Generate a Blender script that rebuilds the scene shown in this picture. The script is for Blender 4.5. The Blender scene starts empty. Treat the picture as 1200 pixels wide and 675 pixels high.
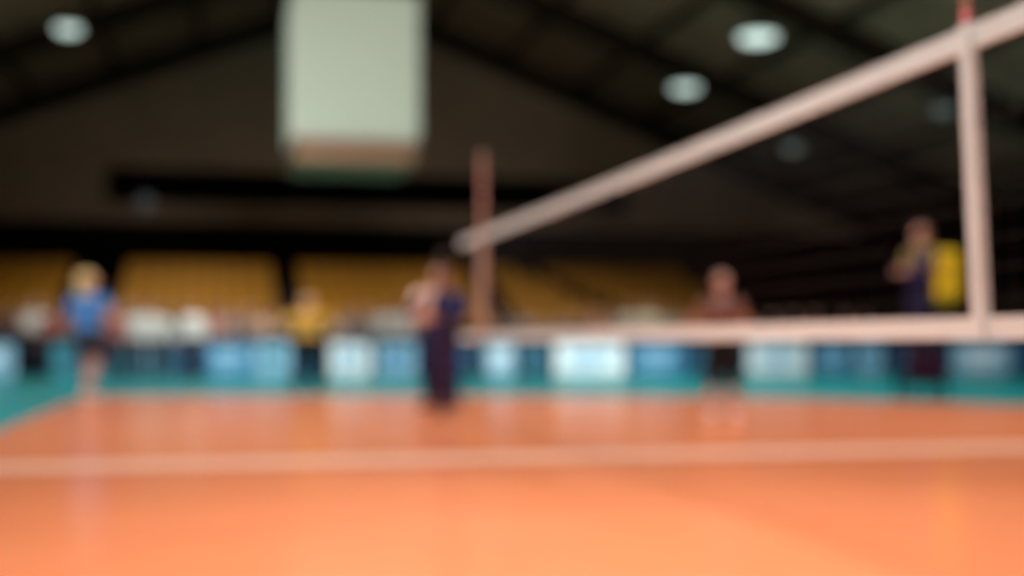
import bpy, bmesh, math, random
from mathutils import Vector, Matrix
random.seed(4)
SC = bpy.context.scene
COL = SC.collection
TH = math.atan(341/1509); ST, CT = math.sin(TH), math.cos(TH)
CAMH = 0.9
try:
    SC.view_settings.view_transform = 'Standard'
    SC.view_settings.look = 'None'
except Exception: pass

# ------------------------------------------------------------ helpers
def on_floor(px, t):
    """world x,y of a thing seen at column px standing t metres away"""
    q = (px-600)/1509
    return t*(ST+q*CT), t*(CT-q*ST)
def on_wall(px, Y):
    q = (px-600)/1509
    t = Y/(CT-q*ST)
    return t*(ST+q*CT), t
def mat(name, col, rough=0.6, emit=0, noise=0.0, nscale=5, metal=0, spec=0.5, emit_col=None, coat=0):
    m = bpy.data.materials.new(name); m.use_nodes = True
    nt = m.node_tree; b = nt.nodes['Principled BSDF']
    b.inputs['Base Color'].default_value = (*col, 1)
    b.inputs['Roughness'].default_value = rough
    b.inputs['Metallic'].default_value = metal
    b.inputs['Specular IOR Level'].default_value = spec
    if emit:
        b.inputs['Emission Color'].default_value = (*(emit_col or col), 1)
        b.inputs['Emission Strength'].default_value = emit
    tc = nt.nodes.new('ShaderNodeTexCoord'); n = nt.nodes.new('ShaderNodeTexNoise')
    n.inputs['Scale'].default_value = nscale; n.inputs['Detail'].default_value = 4
    nt.links.new(tc.outputs['Object'], n.inputs['Vector'])
    r = nt.nodes.new('ShaderNodeValToRGB')
    k = max(noise, 0.04)
    r.color_ramp.elements[0].position = 0.3; r.color_ramp.elements[1].position = 0.7
    r.color_ramp.elements[0].color = (*[c*(1-k) for c in col], 1)
    r.color_ramp.elements[1].color = (*[min(1, c*(1+k)) for c in col], 1)
    nt.links.new(n.outputs['Fac'], r.inputs['Fac'])
    nt.links.new(r.outputs['Color'], b.inputs['Base Color'])
    return m
def finish(bm, name, mats, parent=None, loc=(0,0,0), rot=0, smooth=False, label=None, category=None, group=None, kind=None):
    me = bpy.data.meshes.new(name)
    bmesh.ops.recalc_face_normals(bm, faces=bm.faces)
    bm.to_mesh(me); bm.free()
    return finish_me(me, name, mats, parent, loc, rot, smooth, label, category, group, kind)
def finish_me(me, name, mats, parent=None, loc=(0,0,0), rot=0, smooth=False, label=None, category=None, group=None, kind=None):
    for m in (mats if isinstance(mats, (list, tuple)) else [mats]): me.materials.append(m)
    if smooth:
        for p in me.polygons: p.use_smooth = True
    o = bpy.data.objects.new(name, me); COL.objects.link(o)
    o.location = loc; o.rotation_euler = (0, 0, rot)
    if parent: o.parent = parent
    tag(o, label, category, group, kind)
    return o
def tag(o, label=None, category=None, group=None, kind=None):
    if label: o['label'] = label
    if category: o['category'] = category
    if group: o['group'] = group
    if kind: o['kind'] = kind
def box(bm, c, s, bevel=0, mi=0):
    r = bmesh.ops.create_cube(bm, size=1)
    vs = r['verts']
    for v in vs: v.co = Vector((c[0]+v.co.x*s[0], c[1]+v.co.y*s[1], c[2]+v.co.z*s[2]))
    fs = set(f for v in vs for f in v.link_faces)
    for f in fs: f.material_index = mi
    if bevel:
        es = list(set(e for v in vs for e in v.link_edges))
        bmesh.ops.bevel(bm, geom=es, offset=bevel, segments=2, profile=0.5, affect='EDGES')
    return vs
def tube(bm, pts, rad, n=12, ref=None, mi=0):
    pts = [Vector(p) for p in pts]
    d = (pts[-1]-pts[0]).normalized()
    if ref is None: ref = Vector((1,0,0)) if abs(d.x) < .8 else Vector((0,0,1))
    ref = Vector(ref)
    rings = []
    for i, p in enumerate(pts):
        t = (pts[min(i+1, len(pts)-1)]-pts[max(i-1, 0)]).normalized()
        side = (ref - t*ref.dot(t)).normalized(); up = t.cross(side)
        a, b = rad[i] if isinstance(rad[i], (tuple, list)) else (rad[i], rad[i])
        rings.append([bm.verts.new(p+side*a*math.cos(k*2*math.pi/n)+up*b*math.sin(k*2*math.pi/n)) for k in range(n)])
    fs = []
    for i in range(len(rings)-1):
        for k in range(n):
            fs.append(bm.faces.new((rings[i][k], rings[i][(k+1)%n], rings[i+1][(k+1)%n], rings[i+1][k])))
    fs.append(bm.faces.new(rings[0][::-1])); fs.append(bm.faces.new(rings[-1]))
    for f in fs: f.material_index = mi; f.smooth = True
def ribbon(bm, pts, w, th, wdir):
    """flat tape of rectangular section: width w along wdir, thickness th along X"""
    pts = [Vector(p) for p in pts]; W = Vector(wdir)*w/2; T = Vector((th/2,0,0))
    rings = [[bm.verts.new(p+a) for a in (-W-T, -W+T, W+T, W-T)] for p in pts]
    for i in range(len(rings)-1):
        for k in range(4): bm.faces.new((rings[i][k], rings[i][(k+1)%4], rings[i+1][(k+1)%4], rings[i+1][k]))
    bm.faces.new(rings[0][::-1]); bm.faces.new(rings[-1])
def ball(bm, c, r, u=16, v=10, mi=0, fn=None):
    res = bmesh.ops.create_uvsphere(bm, u_segments=u, v_segments=v, radius=1)
    for w in res['verts']:
        q = w.co.copy()
        if fn: q = fn(q)
        w.co = Vector((c[0]+q.x*r[0], c[1]+q.y*r[1], c[2]+q.z*r[2]))
    for f in set(f for w in res['verts'] for f in w.link_faces): f.material_index = mi; f.smooth = True

def remeshed(bm, voxel, smooth=3):
    bmesh.ops.recalc_face_normals(bm, faces=bm.faces)
    me = bpy.data.meshes.new('tmp'); bm.to_mesh(me); bm.free()
    o = bpy.data.objects.new('tmp', me); COL.objects.link(o)
    md = o.modifiers.new('r', 'REMESH'); md.mode = 'VOXEL'; md.voxel_size = voxel
    ms = o.modifiers.new('s', 'SMOOTH'); ms.factor = .5; ms.iterations = smooth
    bpy.context.view_layer.update()
    dg = bpy.context.evaluated_depsgraph_get()
    new = bpy.data.meshes.new_from_object(o.evaluated_get(dg))
    new.materials.clear()
    bpy.data.objects.remove(o); bpy.data.meshes.remove(me)
    return new

# ------------------------------------------------------------ people
ARMS = {'down': ((.265,.02,1.17), (.285,-.05,.93)),
        'hips': ((.40,.06,1.20), (.21,-.03,1.04)),
        'hips_close': ((.34,.06,1.20), (.21,-.03,1.04)),
        'front': ((.25,-.04,1.17), (.10,-.27,1.14)),
        'chin': ((.21,-.16,1.20), (.07,-.20,1.42)),
        'behind': ((.27,.10,1.18), (.12,.16,1.02))}
M_EYE = mat('eye_white', (.8,.8,.78), .3); M_IRIS = mat('iris_dark', (.05,.03,.02), .3); M_LIP = mat('lips', (.45,.14,.12), .5)
mcache = {}
def cm(kind, col, rough=.8):
    k = (kind, col)
    if k not in mcache: mcache[k] = mat(kind, col, rough, noise=.12, nscale=9, spec=.15)
    return mcache[k]

def make_person(label, x, y, H, yaw, skin, hair, shirt, trousers, shoes, arms=('down','down'), sleeve='short',
                legs='long', stride=0.0, spread=.10, long_hair=False, bun=False, fine=False, z=0, group=None, bulk=1.0):
    vox = .012 if fine else .024
    SK = cm('skin', skin, .55)
    hipz = .92
    J = {}
    for s, k, ap in ((1, 0, arms[0]), (-1, 1, arms[1])):
        e, w = ARMS[ap]
        off = stride*s
        ank = Vector((s*(spread+.01), -off+.02, .085))
        hip = Vector((s*.088, 0, hipz))
        knee = (hip+ank)/2 + Vector((0, -.03-abs(off)*.15, .01))
        J[s] = dict(sh=Vector((s*.175, .0, 1.435)), el=Vector((s*e[0], e[1], e[2])), wr=Vector((s*w[0], w[1], w[2])), hip=hip, knee=knee, ank=ank)
    TORSO = [((0,.0,.84),(.12,.085)), ((0,.0,.90),(.160,.108)), ((0,0,.97),(.165,.112)), ((0,0,1.09),(.138,.094)), ((0,-.005,1.24),(.158,.110)),
             ((0,-.005,1.36),(.178,.114)), ((0,0,1.44),(.155,.092)), ((0,.005,1.49),(.085,.07))]
    bm = bmesh.new()
    tube(bm, [p for p, r in TORSO], [r for p, r in TORSO], 20)
    tube(bm, [(0,.008,1.46),(0,.0,1.54),(0,-.005,1.60)], [.062,.052,.052], 14)
    def headfn(q):
        if q.z < 0:
            k = -q.z
            return Vector((q.x*(1-.28*k), q.y*(1-.15*k)-.12*k, q.z))
        return q
    ball(bm, (0,0,1.682), (.077,.097,.118), 24, 16, fn=headfn)
    tube(bm, [(0,-.088,1.705),(0,-.104,1.68),(0,-.112,1.66),(0,-.09,1.65)], [.010,.013,.017,.014], 8)
    for s in (1,-1): ball(bm, (s*.079,.008,1.678), (.012,.02,.033), 8, 6)
    for s in (1,-1):
        j = J[s]
        tube(bm, [Vector((s*.12,0,1.43)), j['sh'], j['sh'].lerp(j['el'],.35), j['sh'].lerp(j['el'],.8), j['el']], [.055,.06,.052,.042,.04], 12)
        tube(bm, [j['el']+Vector((0,0,.01)), j['el'].lerp(j['wr'],.3), j['el'].lerp(j['wr'],.75), j['wr']], [.041,.042,.032,.026], 12)
        h, k, a = j['hip'], j['knee'], j['ank']
        tube(bm, [h+Vector((0,0,.02)), h.lerp(k,.3), h.lerp(k,.75), k], [.092,.086,.066,.056], 14)
        tube(bm, [k+Vector((0,0,.02)), k.lerp(a,.3)+Vector((0,.012,0)), k.lerp(a,.75), a, a-Vector((0,0,.04))], [.055,.057,.042,.036,.038], 14)
        tube(bm, [a+Vector((0,.03,-.045)), a+Vector((0,-.06,-.05)), a+Vector((s*.01,-.15,-.062))], [(.034,.033),(.038,.03),(.03,.018)], 12)
    HD = {}
    for s in (1,-1):
        j = J[s]
        d = (j['wr']-j['el']).normalized()
        nrm = Vector((-s,0,0)); nrm = (nrm-d*nrm.dot(d))
        if nrm.length < .3: nrm = Vector((0,1,0)); nrm = nrm-d*nrm.dot(d)
        nrm.normalize(); w = d.cross(nrm).normalized()
        if w.y > 0 or (abs(w.y) < .2 and w.z < 0): w = -w
        HD[s] = (d, nrm, w)
        tube(bm, [j['wr']-d*.01, j['wr']+d*.03, j['wr']+d*.075, j['wr']+d*.095], [(.027,.02),(.036,.016),(.042,.015),(.038,.012)], 12, ref=w)
    me = remeshed(bm, vox, 3)
    bm = bmesh.new(); bm.from_mesh(me); bpy.data.meshes.remove(me)
    for f in bm.faces: f.smooth = True; f.material_index = 0
    for s in (1,-1):
        d, nrm, w = HD[s]; wr = J[s]['wr']
        for i, L in enumerate((.072,.082,.076,.060)):
            p = wr + d*.085 + w*(1.5-i)*.021
            pts = [p-d*.02, p]
            for fr, ang in ((.42,15),(.32,38),(.26,58)):
                dr = d*math.cos(math.radians(ang))+nrm*math.sin(math.radians(ang))
                pts.append(pts[-1]+dr*L*fr)
            tube(bm, pts, [.009,.0095,.009,.008,.006], 8)
        p = wr+d*.03+w*.028
        tube(bm, [p-w*.015, p+(w*.7+d*.6)*.028, p+(w*.6+d*.75+nrm*.25)*.055, p+(w*.45+d*.85+nrm*.45)*.072], [.012,.011,.0095,.007], 8)
    for s in (1,-1):
        ball(bm, (s*.03,-.083,1.692), (.014,.010,.008), 10, 6, mi=1)
        ball(bm, (s*.03,-.091,1.692), (.006,.004,.006), 8, 6, mi=2)
        tube(bm, [(s*.014,-.094,1.712),(s*.03,-.092,1.716),(s*.046,-.080,1.711)], [.004,.005,.003], 6, mi=3)
    tube(bm, [(-.024,-.083,1.628),(0,-.098,1.630),(.024,-.083,1.628)], [.004,.008,.004], 8, mi=4)
    HM = cm('hair', hair, .6)
    s = H/1.8
    body = finish(bm, 'person', [SK, M_EYE, M_IRIS, HM, M_LIP], loc=(x, y, z), rot=yaw, label=label, category='person', group=group)
    body.scale = (s*bulk, s*bulk, s)
    bm = bmesh.new()
    ball(bm, (0,.024,1.708), (.087,.097,.112), 24, 16)
    if long_hair: tube(bm, [(0,.06,1.72),(0,.085,1.62),(0,.095,1.50),(0,.10,1.42)], [(.08,.05),(.085,.045),(.07,.035),(.03,.015)], 14)
    if bun: ball(bm, (0,.12,1.74), (.045,.045,.045), 12, 8)
    me = remeshed(bm, vox, 2); finish_me(me, 'hair', HM, parent=body, smooth=True)
    # shirt
    bm = bmesh.new(); o = .02
    T2 = TORSO[1:]
    tube(bm, [p for p, r in T2], [(r[0]+o, r[1]+o) for p, r in T2], 20)
    for sd in (1,-1):
        j = J[sd]
        if sleeve == 'none': continue
        endf = .62 if sleeve == 'short' else 1
        pts = [Vector((sd*.11,0,1.425)), j['sh']+Vector((0,0,.004)), j['sh'].lerp(j['el'], endf*.6), j['sh'].lerp(j['el'], endf)]
        tube(bm, pts, [.062,.076,.066,.062 if sleeve == 'short' else .055], 14)
        if sleeve == 'long':
            tube(bm, [j['el']+Vector((0,0,.01)), j['el'].lerp(j['wr'],.4), j['el'].lerp(j['wr'],.95)], [.056,.052,.038], 14)
    me = remeshed(bm, vox, 2); finish_me(me, 'shirt', cm('jersey_cloth', shirt), parent=body, smooth=True)
    # trousers / shorts
    bm = bmesh.new(); o = .024
    T3 = TORSO[0:3]+[((0,0,1.02),(.150,.10))]
    tube(bm, [p for p, r in T3], [(r[0]+o, r[1]+o) for p, r in T3], 20)
    for sd in (1,-1):
        j = J[sd]; h, k, a = j['hip'], j['knee'], j['ank']
        if legs == 'short':
            tube(bm, [h+Vector((0,0,.02)), h.lerp(k,.4), h.lerp(k,.72)], [.110,.108,.104], 14)
        elif legs == 'knee':
            tube(bm, [h+Vector((0,0,.02)), h.lerp(k,.4), k, k.lerp(a,.25)], [.110,.108,.095,.09], 14)
        else:
            tube(bm, [h+Vector((0,0,.02)), h.lerp(k,.4), k, k.lerp(a,.4), k.lerp(a,.93)], [.110,.104,.086,.082,.070], 14)
    me = remeshed(bm, vox, 2); finish_me(me, 'trousers' if legs == 'long' else 'shorts', cm('trouser_cloth', trousers), parent=body, smooth=True)
    # shoes
    for sd in (1,-1):
        a = J[sd]['ank']; bm = bmesh.new()
        pts = [(a.x, a.y+.065, .038), (a.x, a.y+.03, .052), (a.x, a.y-.05, .05), (a.x+sd*.008, a.y-.13, .036), (a.x+sd*.012, a.y-.185, .022)]
        tube(bm, pts, [(.028,.034),(.046,.054),(.052,.053),(.052,.040),(.028,.020)], 14)
        tube(bm, [(a.x,a.y+.01,.05),(a.x,a.y+.01,.12)], [.046,.046], 14)
        for v in bm.verts: v.co.z = max(v.co.z, 0.003)
        finish(bm, 'shoe', cm('shoe_leather', shoes), parent=body, smooth=True)
    return body

# ------------------------------------------------------------ materials of the hall
M_TEAL = mat('teal_sports_floor', (.014,.36,.36), .28, noise=.1, nscale=.8)
M_ORANGE = mat('orange_court_vinyl', (.95,.295,.122), .18, noise=.05, nscale=.7, spec=.6)
M_LINE = mat('court_line_paint', (.98,.54,.37), .3)
M_LINE2 = mat('court_edge_line_paint', (.90,.40,.25), .3)
M_WALL = mat('brown_wall_panel', (.72,.49,.35), .9, noise=.1, nscale=.5, spec=.1)
M_DARK = mat('black_wall_and_shade', (.012,.010,.009), .9, spec=.1)  # side walls, and the shade painted low on the end wall
M_CEIL = mat('timber_roof_lining', (.52,.29,.19), .9, noise=.25, nscale=.6, spec=.1)
M_BEAM = mat('dark_steel_beam', (.050,.030,.021), .8, spec=.1)
M_CONC = mat('dark_concrete', (.02,.018,.016), .9, noise=.2, spec=.1)
M_SEAT = mat('amber_plastic', (.50,.22,.008), .5, spec=.2, noise=.15, nscale=.4)

XL, XR, YB, YF, RX, RZ, SL = -17, 27, 50, -12, 5, 14.3, .38
def roof_z(x): return RZ-SL*abs(x-RX)

# ------------------------------------------------------------ room
bm = bmesh.new(); box(bm, ((XL+XR)/2, (YB+YF)/2, -.1), (XR-XL, YB-YF, .2))
finish(bm, 'floor', M_TEAL, kind='structure', label='teal sports hall floor around the court')
bm = bmesh.new()
def prism(bm, y0, y1, poly):
    a = [bm.verts.new((p[0], y0, p[1])) for p in poly]; b = [bm.verts.new((p[0], y1, p[1])) for p in poly]
    n = len(poly); bm.faces.new(a); bm.faces.new(b[::-1])
    for i in range(n): bm.faces.new((a[i], b[i], b[(i+1)%n], a[(i+1)%n]))
gable = [(XL,0),(XR,0),(XR,roof_z(XR)),(RX,RZ),(XL,roof_z(XL))]
prism(bm, YB, YB+.3, gable); finish(bm, 'wall_back', M_WALL, kind='structure', label='brown gabled end wall of the hall')
bm = bmesh.new(); prism(bm, YF-.3, YF, gable); finish(bm, 'wall_front', M_WALL, kind='structure', label='plain gabled end wall of the hall')
bm = bmesh.new(); box(bm, (XL-.15, (YB+YF)/2, roof_z(XL)/2), (.3, YB-YF, roof_z(XL))); finish(bm, 'wall_left', M_DARK, kind='structure', label='dark side wall of the hall')
bm = bmesh.new(); box(bm, (XR+.15, (YB+YF)/2, roof_z(XR)/2), (.3, YB-YF, roof_z(XR))); finish(bm, 'wall_right', M_DARK, kind='structure', label='dark side wall of the hall')
bm = bmesh.new()
prism(bm, YF-.3, YB+.3, [(XL-.3,roof_z(XL-.3)),(RX,RZ),(XR+.3,roof_z(XR+.3)),(XR+.3,roof_z(XR+.3)+.3),(RX,RZ+.3),(XL-.3,roof_z(XL-.3)+.3)])
finish(bm, 'ceiling', M_CEIL, kind='structure', label='pitched brown timber-lined roof')
def zat(py, px, Y): return CAMH+(400-py)*on_wall(px, Y)[1]/1509
bm = bmesh.new(); z1 = zat(264, 400, YB-.1); box(bm, ((XL+XR)/2, YB-.06, z1/2), (XR-XL-.02, .1, z1))
finish(bm, 'wall_shade_sheet', M_DARK, kind='structure', label='black sheet standing in for shade below the brown end wall')  # black sheet paints the shadow behind the grandstand
bm = bmesh.new(); x0 = on_wall(125, YB)[0]; x1 = on_wall(735, YB)[0]; za, zb = zat(198, 200, YB), zat(238, 200, YB)
box(bm, ((x0+x1)/2, YB-.05, (za+zb)/2), (x1-x0, .08, za-zb), .02)
for k in range(1, 10): box(bm, (x0+(x1-x0)*k/10, YB-.11, (za+zb)/2), (.06, .05, za-zb))
finish(bm, 'window_1', mat('black_shutter', (.006,.006,.006), .9, spec=.05), kind='structure', label='long black shuttered strip in the end wall')
# rafters and purlins
ti = 1
for Y in (49.3, 41, 33, 25, 17, 9, 1, -7):
    bm = bmesh.new(); d = .75
    prism(bm, Y-.25, Y+.25, [(XL+.02,roof_z(XL)-.02),(RX,RZ-.02),(XR-.02,roof_z(XR)-.02),(XR-.02,roof_z(XR)-d),(RX,RZ-d),(XL+.02,roof_z(XL)-d)])
    finish(bm, f'trim_{ti}', M_BEAM, kind='structure', label='dark steel roof rafter'); ti += 1
for k in range(-7, 8):
    if k == 0: continue
    x = RX+k*2.9
    bm = bmesh.new(); box(bm, (x, (YB+YF)/2, roof_z(x)-.16), (.22, YB-YF-.05, .22))
    finish(bm, f'trim_{ti}', M_BEAM, kind='structure', label='dark roof purlin'); ti += 1

# ------------------------------------------------------------ court surface
YE = 22.0
bm = bmesh.new()
pl = [(-2.18,-11.5),(-2.18,YE)]
for px, py in ((600,464),(900,467),(1200,476)):
    t = CAMH*1509/(py-400); pl.append(on_floor(px, t))
pl += [(17.5,13.0),(19,-11.5)]
vs = [bm.verts.new((x, y, .006)) for x, y in pl]; f = bm.faces.new(vs)
ex = bmesh.ops.extrude_face_region(bm, geom=[f])
for v in [g for g in ex['geom'] if isinstance(g, bmesh.types.BMVert)]: v.co.z = .0005
finish(bm, 'court_mat', M_ORANGE, label='orange vinyl volleyball court surface on the teal floor', category='sports court')
def line(name_lab, x0, y0, x1, y1, w, m):
    bm = bmesh.new(); a = Vector((x0,y0,0)); b = Vector((x1,y1,0)); d = (b-a).normalized(); n = Vector((-d.y,d.x,0))*w/2
    for z in (.0065,.009):
        vv = [a+n, b+n, b-n, a-n]
        fs = [bm.verts.new((q.x, q.y, z)) for q in vv]; bm.faces.new(fs)
    finish(bm, 'court_line', m, label=name_lab, category='line marking')
Ys = on_floor(600, CAMH*1509/137)[1]
line('wide pale line painted across the orange court', -2.1, Ys, 15, Ys, .62, M_LINE)
line('pale line along the far edge of the orange court', -2.1, YE-.2, pl[2][0], pl[2][1]-.2, .26, M_LINE2)

# ------------------------------------------------------------ net
NX = 2.53; ZT, ZB = 1.955, .945
net = bpy.data.objects.new('volleyball_net', None); COL.objects.link(net); net.location = (NX, 8.4, 0)
tag(net, 'white-taped volleyball net stretched across the orange court', 'volleyball net')
M_TAPE = mat('white_net_tape', (.76,.87,.86), .8, spec=.1); M_CORD = mat('black_cord', (.02,.02,.02), .8)
M_TAN = mat('tan_sleeve_cloth', (.56,.45,.38), .8, spec=.1)
M_RED = mat('faded_red_paint', (.38,.15,.10), .5); M_RED2 = mat('red_paint', (.55,.04,.04), .5); M_WHP = mat('faded_pink_paint', (.50,.32,.25), .5)
Y0, Y1 = 3.0, 13.75
def lp(x, y, z): return (x-NX, y-8.4, z)
bm = bmesh.new(); ribbon(bm, [lp(NX, Y0+(Y1-Y0)*k/8, ZT-.015*math.sin(math.pi*k/8)) for k in range(9)], .082, .012, (0,0,1)); finish(bm, 'top_tape', M_TAPE, net)
bm = bmesh.new(); ribbon(bm, [lp(NX, Y0+(Y1-Y0)*k/8, ZB) for k in range(9)], .078, .010, (0,0,1)); finish(bm, 'bottom_tape', M_TAPE, net)
YP = 14.95
for z in (ZT, ZB):
    bm = bmesh.new(); tube(bm, [lp(NX, Y1-.02, z), lp(NX, YP-.04, z)], [.008]*2, 8); finish(bm, 'tension_rope', M_CORD, net)
for yb, lean, bw, th, ar, bm_, rd in ((3.92, .09, .060, .036, .0165, M_TAPE, M_RED2), (12.5, 0, .13, .060, .028, M_TAN, M_RED)):
    bm = bmesh.new(); ribbon(bm, [lp(NX-.004, yb, ZB-.04), lp(NX-.004, yb+lean*.5, (ZB+ZT)/2), lp(NX-.004, yb+lean, ZT+.045)], bw, th, (0,1,0)); finish(bm, 'side_band', bm_, net)
    bm = bmesh.new()
    for seg in range(18):
        z0 = ZB+seg*.1; f0 = yb+lean*(z0-ZB)/(ZT-ZB); f1 = yb+lean*(z0+.1-ZB)/(ZT-ZB)
        tube(bm, [lp(NX-.004, f0, z0), lp(NX-.004, f1, z0+.1)], [ar]*2, 8, mi=seg % 2)
    a = finish(bm, 'antenna', [rd, M_WHP], net); a['label'] = 'red and white striped net antenna'
bm = bmesh.new()
y = 3.35
while y < 13.5:
    tube(bm, [lp(NX, y, ZB), lp(NX, y, ZT)], [.0012]*2, 4); y += .1
for k in range(1, 10):
    z = ZB+(ZT-ZB)*k/10
    tube(bm, [lp(NX, 3.35, z), lp(NX, 13.45, z)], [.0012]*2, 4)
finish(bm, 'netting', M_CORD, net)
M_POST = mat('dark_brown_metal', (.07,.045,.04), .6, metal=.2, spec=.2)
def post(y):
    p = bpy.data.objects.new('net_post', None); COL.objects.link(p); p.location = (NX, y, .0065)
    tag(p, 'slim dark metal post holding the net', 'net post')
    bm = bmesh.new(); tube(bm, [(0,0,.03),(0,0,1.96),(0,0,1.97)], [.030,.030,.02], 20); finish(bm, 'pole', M_POST, p)
    bm = bmesh.new(); tube(bm, [(0,0,.001),(0,0,.03)], [.10,.08], 24); finish(bm, 'base_plate', M_POST, p)
    bm = bmesh.new(); box(bm, (.05,0,1.2), (.05,.07,.12), .01); tube(bm, [(.07,0,1.2),(.12,0,1.2),(.12,0,1.28)], [.01]*3, 8, ref=(0,1,0)); finish(bm, 'winch', M_POST, p)
post(YP); post(2.94)

# ------------------------------------------------------------ advertising boards
def board(px0, px1, Y, col, col2, lab, rot=0, h=.80):
    xa, xb = on_wall(px0, Y)[0], on_wall(px1, Y)[0]; w = xb-xa-.02
    m = mat('board_print', col, .5, noise=.1, nscale=2, emit=.28); m2 = mat('board_graphic', col2, .5, emit=.28)  # emission added to both prints to brighten the boards
    bm = bmesh.new(); box(bm, (0,0,.05+h/2), (w,.05,h), .01)
    o = finish(bm, 'advertising_board', m, loc=((xa+xb)/2, Y, 0), rot=rot, label=lab, category='advertising board', group='advertising boards around the court')
    bm = bmesh.new()
    box(bm, (0,-.03,.05+h*.62), (w*.62,.012,h*.28), .004); box(bm, (-.05*w,-.03,.05+h*.28), (w*.45,.012,h*.14), .004)
    finish(bm, 'printed_graphic', m2, parent=o)
    for s in (-1,1):
        bm = bmesh.new(); box(bm, (s*w*.4,.12,.015), (.05,.5,.03), .005); box(bm, (s*w*.4,.07,.3), (.04,.03,.6), .004); finish(bm, 'support_foot', M_BEAM, parent=o)
B = 'advertising board with added glow standing on the teal floor'
WH, LB, BL, TL, NV = (.80,.92,.96), (.26,.50,.66), (.05,.21,.37), (.04,.22,.28), (.015,.05,.11)
for a, b, c, d, n in ((-60,18,LB,WH,'pale blue'), (60,140,TL,NV,'teal'), (142,200,TL,LB,'teal'), (202,236,NV,BL,'navy'), (238,296,BL,LB,'blue'), (298,342,LB,TL,'light blue'), (346,381,NV,BL,'navy'),
        (386,434,WH,LB,'white'), (442,488,LB,BL,'light blue'), (494,558,NV,BL,'navy'), (568,604,LB,WH,'light blue'), (610,644,NV,TL,'navy'), (650,732,WH,LB,'white'),
        (739,802,BL,LB,'blue'), (806,870,NV,TL,'navy'), (876,946,WH,LB,'white'), (954,998,BL,LB,'blue'), (1004,1034,LB,BL,'light blue'),
        (1038,1112,NV,BL,'dark navy'), (1116,1184,LB,WH,'light blue'), (1188,1212,NV,BL,'dark navy')):
    board(a, b, 31.5, c, d, n+' '+B)

# ------------------------------------------------------------ grandstand + seats
ROWS = 7; RISE = .30
bm = bmesh.new()
for i in range(ROWS):
    zt = 1.0+RISE*i; y0 = 36.6+.85*i
    box(bm, (4.5, y0+.425, zt/2), (25, .85, zt))
box(bm, (4.5, 36.5, .65), (25, .12, 1.3))
finish(bm, 'grandstand', M_CONC, label='dark stepped grandstand at the end of the hall', category='grandstand')
bm = bmesh.new()
box(bm, (0,-.02,.38), (.46,.36,.045), .018)
vs = box(bm, (0,.17,.53), (.46,.045,.24), .018)
for v in bm.verts:
    if v.co.z > .42: v.co.y += (v.co.z-.40)*.25; v.co.x *= 1-.08*(v.co.z-.40)
box(bm, (0,.0,.19), (.06,.10,.36)); box(bm, (0,.0,.015), (.25,.25,.03), .005)
seat0 = finish(bm, 'stadium_seat', M_SEAT)
first = True; cnt = 0
for i in range(ROWS):
    zt = 1.0+RISE*i; Yc = 36.6+.85*i+.5
    for (xa, xb) in ((-7.5,-4.5), (-2.9,1.6), (2.4,8.1), (8.7,12.1-.36*i), (12.8-.36*i,16.2-.1*i)):
        x = xa+.25
        while x < xb-.15:
            o = seat0 if first else seat0.copy()
            if not first: COL.objects.link(o)
            first = False
            o.location = (x, Yc, zt+.002)
            tag(o, 'amber plastic stadium seat on the stepped grandstand', 'stadium seat', 'amber seats of the grandstand')
            cnt += 1; x += .5
print('seats', cnt)
# side tribune
bm = bmesh.new()
for i in range(5):
    box(bm, (22.3+.9*i+.45, 24, (.6+.5*i)/2), (.9, 30, .6+.5*i))
    box(bm, (22.3+.9*i+.3, 24, .6+.5*i+.12), (.35, 29.5, .05))
finish(bm, 'side_bleacher', mat('dark_timber_bench', (.09,.065,.045), .7, noise=.2, spec=.1), label='dark tiered bleacher along the side wall', category='bleacher')

# ------------------------------------------------------------ hanging display
t = 30; xc, yc = on_floor(418, t); Wd = 150*t/1509
zb, zm, ztop = CAMH+209*t/1509, CAMH+237*t/1509, CAMH+412*t/1509
M_FR = mat('pale_display_casing', (.55,.55,.49), .6, spec=.1, emit=.2); M_SCR = mat('pale_green_screen', (.40,.44,.36), .5, spec=.1, emit=.33, emit_col=(.64,.78,.60))  # emission added to casing and screens to brighten the cube
bm = bmesh.new(); box(bm, (0,0,(zm+ztop)/2), (Wd-.06, Wd-.06, ztop-zm), .03)
disp = finish(bm, 'hanging_display_cube', M_FR, loc=(xc, yc+Wd/2, 0), rot=0, label='pale four-sided display cube hanging from the roof', category='scoreboard')
for k in range(4):
    bm = bmesh.new(); box(bm, (0,-(Wd/2-.02),(zm+ztop)/2+.03), (Wd-.16,.05,ztop-zm-.2), .02)
    o = finish(bm, 'screen', M_SCR, parent=disp); o.rotation_euler = (0,0,k*math.pi/2); o['label'] = 'plain pale green screen'
bm = bmesh.new(); box(bm, (0,0,(zm+zb)/2), (Wd-.22, Wd-.22, zm-zb), .05); box(bm, (0,0,zb+.1), (Wd-.16,Wd-.16,.12), .03)
box(bm, (0,0,zm-.06), (Wd-.02,Wd-.02,.1), .03)
o = finish(bm, 'bottom_skirt', mat('tan_skirt', (.44,.26,.16), .7, spec=.1), parent=disp)
for sx in (-1,1):
    for sy in (-1,1):
        bm = bmesh.new(); X = sx*Wd*.42; tube(bm, [(X,sy*Wd*.42,ztop-.02),(X,sy*Wd*.42,roof_z(xc+X)-.05)], [.025]*2, 8); finish(bm, 'suspension_cable', M_BEAM, parent=disp)

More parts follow.
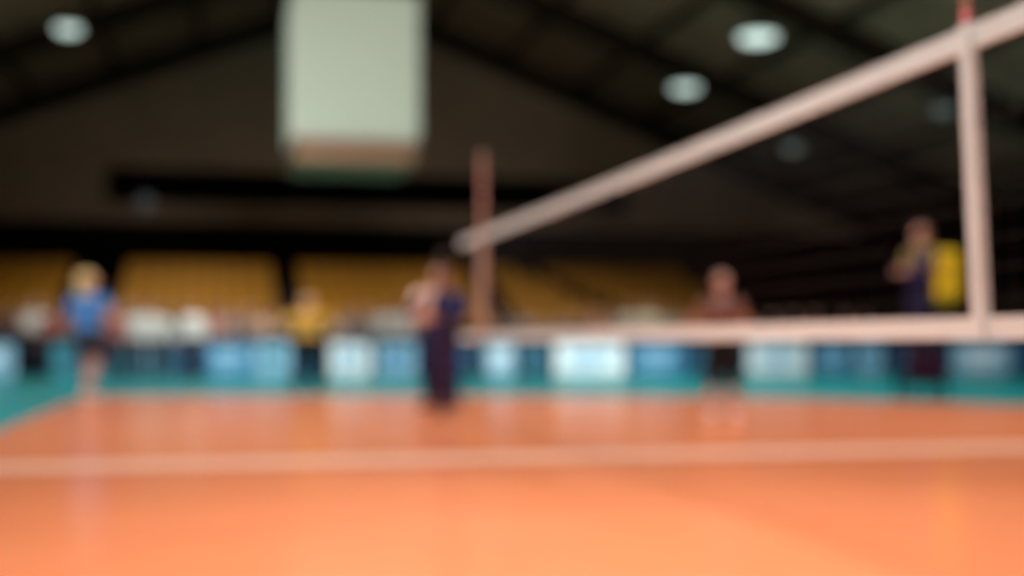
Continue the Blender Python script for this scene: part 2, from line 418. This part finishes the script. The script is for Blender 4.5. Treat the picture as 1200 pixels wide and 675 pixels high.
# ------------------------------------------------------------ high bay lamps
M_HOUS = mat('grey_lamp_housing', (.08,.08,.075), .5, metal=.3)
def lamp(x, y, strength, r, lab):
    z = roof_z(x)-1.1
    e = bpy.data.objects.new('high_bay_lamp', None); COL.objects.link(e); e.location = (x, y, z)
    tag(e, lab, 'ceiling lamp', 'high bay lamps under the roof')
    bm = bmesh.new(); tube(bm, [(0,0,0),(0,0,.12),(0,0,.3),(0,0,.42)], [r,r*.92,r*.45,r*.3], 24); finish(bm, 'lamp_shade', M_HOUS, e)
    bm = bmesh.new(); ball(bm, (0,0,-.01), (r*.96,r*.96,.16), 24, 12); finish(bm, 'lamp_lens', mat('lamp_glass', (.3,.33,.31), .3, emit=strength, emit_col=(.80,1,.92)), e, smooth=True)
    bm = bmesh.new(); tube(bm, [(0,0,.42),(0,0,1.05)], [.02]*2, 8); finish(bm, 'rod', M_HOUS, e)
for px, py, st, r in ((888,42,1.4,.56), (803,102,1.15,.48), (929,172,.18,.30), (1105,125,.12,.30), (80,32,1.15,.37)):
    q = (px-600)/1509; best = None
    for k in range(200, 600):
        t = k*.1; x = t*(ST+q*CT); z = CAMH+(400-py)*t/1509
        if z >= roof_z(x)-1.1: best = t; break
    x, y = on_floor(px, best)
    lamp(x, min(y, 49), st, r, 'round lit lamp hanging under the pitched roof' if st > 1 else 'round dim lamp hanging under the pitched roof')
x, t = on_wall(171, YB-.3)
e = bpy.data.objects.new('wall_lamp', None); COL.objects.link(e); e.location = (x, YB-.2, CAMH+162*t/1509); tag(e, 'small dim round lamp fixed to the end wall', 'wall lamp')
bm = bmesh.new(); tube(bm, [(0,.1,0),(0,0,0),(0,-.08,0)], [.2,.3,.33], 20); finish(bm, 'housing', M_HOUS, e)
bm = bmesh.new(); ball(bm, (0,-.08,0), (.3,.06,.3), 20, 10); finish(bm, 'lamp_lens', mat('dim_lamp_glass', (.1,.11,.11), .3, emit=.45), e, smooth=True)

# ------------------------------------------------------------ people
def stand(px, t): return on_floor(px, t)
SKIN = (.66,.37,.27); SK2 = (.42,.22,.14)
face = -TH
x, y = stand(517, 17.3)
p1 = make_person('person in navy tracksuit with a pale pink towel on the shoulder', x, y, 1.88, face-math.radians(30), SKIN, (.16,.07,.05), (.022,.028,.12), (.018,.023,.10), (.02,.02,.06), arms=('front','chin'), sleeve='long', stride=.0, spread=.10, fine=True, z=.0085, bulk=1.45)
bm = bmesh.new()
pts = [(-.11,-.175,1.12),(-.11,-.165,1.25),(-.115,-.150,1.38),(-.12,-.10,1.485),(-.12,0,1.525),(-.12,.10,1.485),(-.11,.15,1.35),(-.11,.16,1.10)]
tube(bm, pts, [(.11,.017)]*8, 14, ref=(1,0,0))
finish(bm, 'towel', cm('pink_towel_cloth', (.95,.64,.53)), parent=p1, smooth=True)
x, y = stand(846, 15.0)
make_person('person in dusty maroon shirt and long black shorts', x, y, 1.68, face+math.radians(10), (.62,.36,.28), (.38,.21,.16), (.22,.12,.10), (.012,.012,.014), (.85,.60,.52), arms=('hips_close','hips_close'), sleeve='short', legs='knee', spread=.13, fine=True, z=.0085, bulk=1.1)
tP = 20.0; x, y = stand(1079, tP)
pod_h = .80
pod = bpy.data.objects.new('referee_podium', None); COL.objects.link(pod); pod.location = (x, y, 0); pod.rotation_euler = (0,0,-TH)
tag(pod, 'dark maroon referee podium with steps behind the net', 'podium')
M_POD = mat('dark_maroon_paint', (.035,.010,.025), .6, spec=.1)
bm = bmesh.new(); box(bm, (0,0,pod_h-.03), (.62,.62,.06), .01); finish(bm, 'platform', M_POD, pod)
for sx in (-1,1):
    for sy in (-1,1):
        bm = bmesh.new(); tube(bm, [(sx*.28,sy*.28,.01),(sx*.26,sy*.26,pod_h-.05)], [.035]*2, 10); finish(bm, 'leg', M_POD, pod)
bm = bmesh.new(); box(bm, (0,-.27,.48), (.52,.03,.5), .01); finish(bm, 'front_panel', M_POD, pod)
for k in (1,2):
    bm = bmesh.new(); box(bm, (0,.30+.0,.26*k), (.5,.12,.03), .008); finish(bm, 'step', M_POD, pod)
p3 = make_person('person in navy top wearing a large yellow backpack', x, y, 1.88, face-math.radians(70), (.62,.36,.28), (.32,.17,.13), (.035,.025,.13), (.02,.02,.07), (.05,.02,.03), arms=('front','front'), sleeve='long', spread=.09, fine=True, z=pod_h, bulk=1.2)
bm = bmesh.new(); box(bm, (0,.29,1.07), (.38,.38,.76), .08); box(bm, (0,.49,.97), (.27,.06,.28), .03)
for s in (-1,1): tube(bm, [(s*.11,.17,1.40),(s*.12,.02,1.52),(s*.12,-.135,1.40),(s*.12,-.13,1.18),(s*.14,.12,1.05)], [(.028,.01)]*5, 8)
finish(bm, 'backpack', cm('yellow_nylon', (1.0,.72,.03)), parent=p3, smooth=False)
x, y = stand(104, 19.0)
make_person('person with fair hair in a blue shirt', x, y, 1.90, face+math.radians(150), SKIN, (.85,.62,.28), (.10,.32,.75), (.05,.05,.07), (.7,.65,.6), arms=('down','front'), legs='short', bun=True, long_hair=True, fine=True, stride=.12, bulk=1.4, z=.0085)
x, y = stand(360, 24.2)
make_person('person in a yellow orange shirt and black trousers', x, y, 1.74, face+math.radians(20), (.95,.55,.36), (.60,.32,.14), (1.0,.50,.10), (.012,.012,.015), (.1,.1,.1), arms=('hips','hips'), sleeve='short', fine=True, spread=.13, bulk=1.6)

crowd = [(2,(.12,.08,.08),1.76,0),(22,(.25,.10,.08),1.84,0),(41,(.80,.76,.70),1.96,0),(62,(.40,.12,.10),1.8,0),(84,(.12,.10,.10),1.76,0),(134,(.40,.14,.12),1.74,2),(150,(.20,.16,.16),1.9,0),(160,(.62,.64,.60),1.76,1),(176,(.55,.50,.45),1.94,0),(186,(.64,.62,.57),1.72,2),
 (208,(.15,.12,.12),1.88,0),(226,(.80,.79,.73),1.80,1),(252,(.50,.24,.20),1.84,0),(272,(.60,.50,.44),1.82,0),(288,(.12,.10,.12),1.8,0),(304,(.55,.36,.26),1.78,0),(322,(.12,.09,.09),1.76,0),
 (404,(.30,.24,.22),1.76,0),(422,(.20,.16,.14),1.82,0),(436,(.58,.53,.48),1.86,0),(454,(.76,.74,.68),1.94,0),(474,(.66,.62,.56),1.90,0),(486,(.2,.15,.14),1.76,0),(590,(.16,.12,.12),1.72,0),(615,(.32,.24,.20),1.74,0),(650,(.34,.25,.20),1.74,0),(675,(.14,.10,.10),1.72,0),
 (700,(.36,.17,.12),1.76,0),(722,(.20,.14,.12),1.80,0),(738,(.62,.53,.40),2.0,0),(762,(.68,.60,.45),1.98,0),(788,(.52,.43,.33),1.92,0),(905,(.18,.10,.10),1.72,0),(930,(.12,.10,.10),1.72,0),(955,(.46,.07,.10),1.80,0),(990,(.32,.08,.10),1.74,0),(1012,(.14,.10,.14),1.66,0)]
hairs = [(.03,.02,.015),(.12,.06,.03),(.30,.18,.08),(.05,.03,.03)]
names = lambda c: ('white' if min(c) > .55 else 'dark red' if c[0] > 2.5*c[1] else 'grey beige' if sum(c) > .7 else 'dark')
for i, (px, c, H, fr) in enumerate(crowd):
    Y = {1: 30.6, 2: 29.4}[fr] if fr else (32.9, 35.2, 34.1)[i % 3]
    x = on_wall(px, Y)[0]
    a_ = random.choice([('down','down'),('front','down'),('hips','down'),('front','front')]); sl_ = random.choice(['short','long'])
    make_person(f"spectator in a {names(c)} top standing by the advertising boards", x, Y, H, random.uniform(-.7,.7), random.choice([SKIN,SK2]), hairs[i%4], c, (.03,.03,.05), (.08,.08,.08),
        arms=('down','down') if fr else a_, sleeve=sl_, long_hair=i%3==0, group='spectators beside the advertising boards', bulk=1.1 if fr else 1.2)

# ------------------------------------------------------------ lights
def area(loc, tgt, size, W, col=(1,1,1), spread=180):
    L = bpy.data.lights.new('added_area_light', 'AREA'); L.shape = 'SQUARE'; L.size = size; L.energy = W; L.color = col; L.spread = math.radians(spread)  # added light, kept out of view
    o = bpy.data.objects.new('added_area_light', L); COL.objects.link(o); o.location = loc
    o.rotation_euler = (Vector(tgt)-Vector(loc)).to_track_quat('-Z', 'Y').to_euler()
for X, Y, W in ((-1,2,260),(8,2,300),(0,12,410),(9,12,410),(1,21,320),(10,21,320),(-2,28.8,260),(12,28.8,260)):  # unseen overhead lights; last pair added to lift far floor and boards
    area((X, Y, 11.0), (X, Y, 0), 3, W, (1,.99,.98), 120)
area((1.6, 6, 11.0), (1.6, 5.2, 0), 2.0, 85, (1,.99,.97), 45)  # added narrow beam, brightens the middle of the near floor
area((-15, 1, 7), (3, 7, 1.3), 2.5, 370, (.92,.97,1), 70)  # added cool fill from the left for the net tape
area((-14, 11, 7.5), (5, 25, .8), 2.5, 420, (.92,.96,1), 70)  # added cool fill for the people and boards further back
area((-1, 20, 9.3), (-1, 32.5, .8), 2, 90, (1,.98,.95), 45)  # added to brighten the crowd and boards, left half
area((10, 20, 9.3), (9, 32.5, .8), 2, 90, (1,.98,.95), 45)  # same added light for the right half of the crowd
area((xc, 18, 11.0), (xc, 28, 6.5), 2, 45, (1,.97,.92), 50)  # added in front of the display cube to brighten it
area((-2.0, 33.5, 11.2), (-2.0, 38.0, 2), 2, 65, (1,.95,.85), 75)  # added to light the amber seats on the left
area((3.5, 33.5, 12), (3.5, 38.0, 2), 2, 60, (1,.95,.85), 75)  # added to light the middle seat blocks
w = bpy.data.worlds.new('World'); SC.world = w; w.use_nodes = True
w.node_tree.nodes['Background'].inputs[0].default_value = (.8,.85,1,1); w.node_tree.nodes['Background'].inputs[1].default_value = .05

# ------------------------------------------------------------ camera
cam = bpy.data.cameras.new('camera'); co = bpy.data.objects.new('camera', cam); COL.objects.link(co)
co.location = (0,0,CAMH); co.rotation_euler = (math.pi/2, 0, -TH)
cam.sensor_width = 36; cam.lens = 36*1509/1200; cam.shift_y = 62.5/1200; cam.clip_end = 200
cam.dof.use_dof = True; cam.dof.focus_distance = 2.0; cam.dof.aperture_fstop = 1.0
SC.camera = co
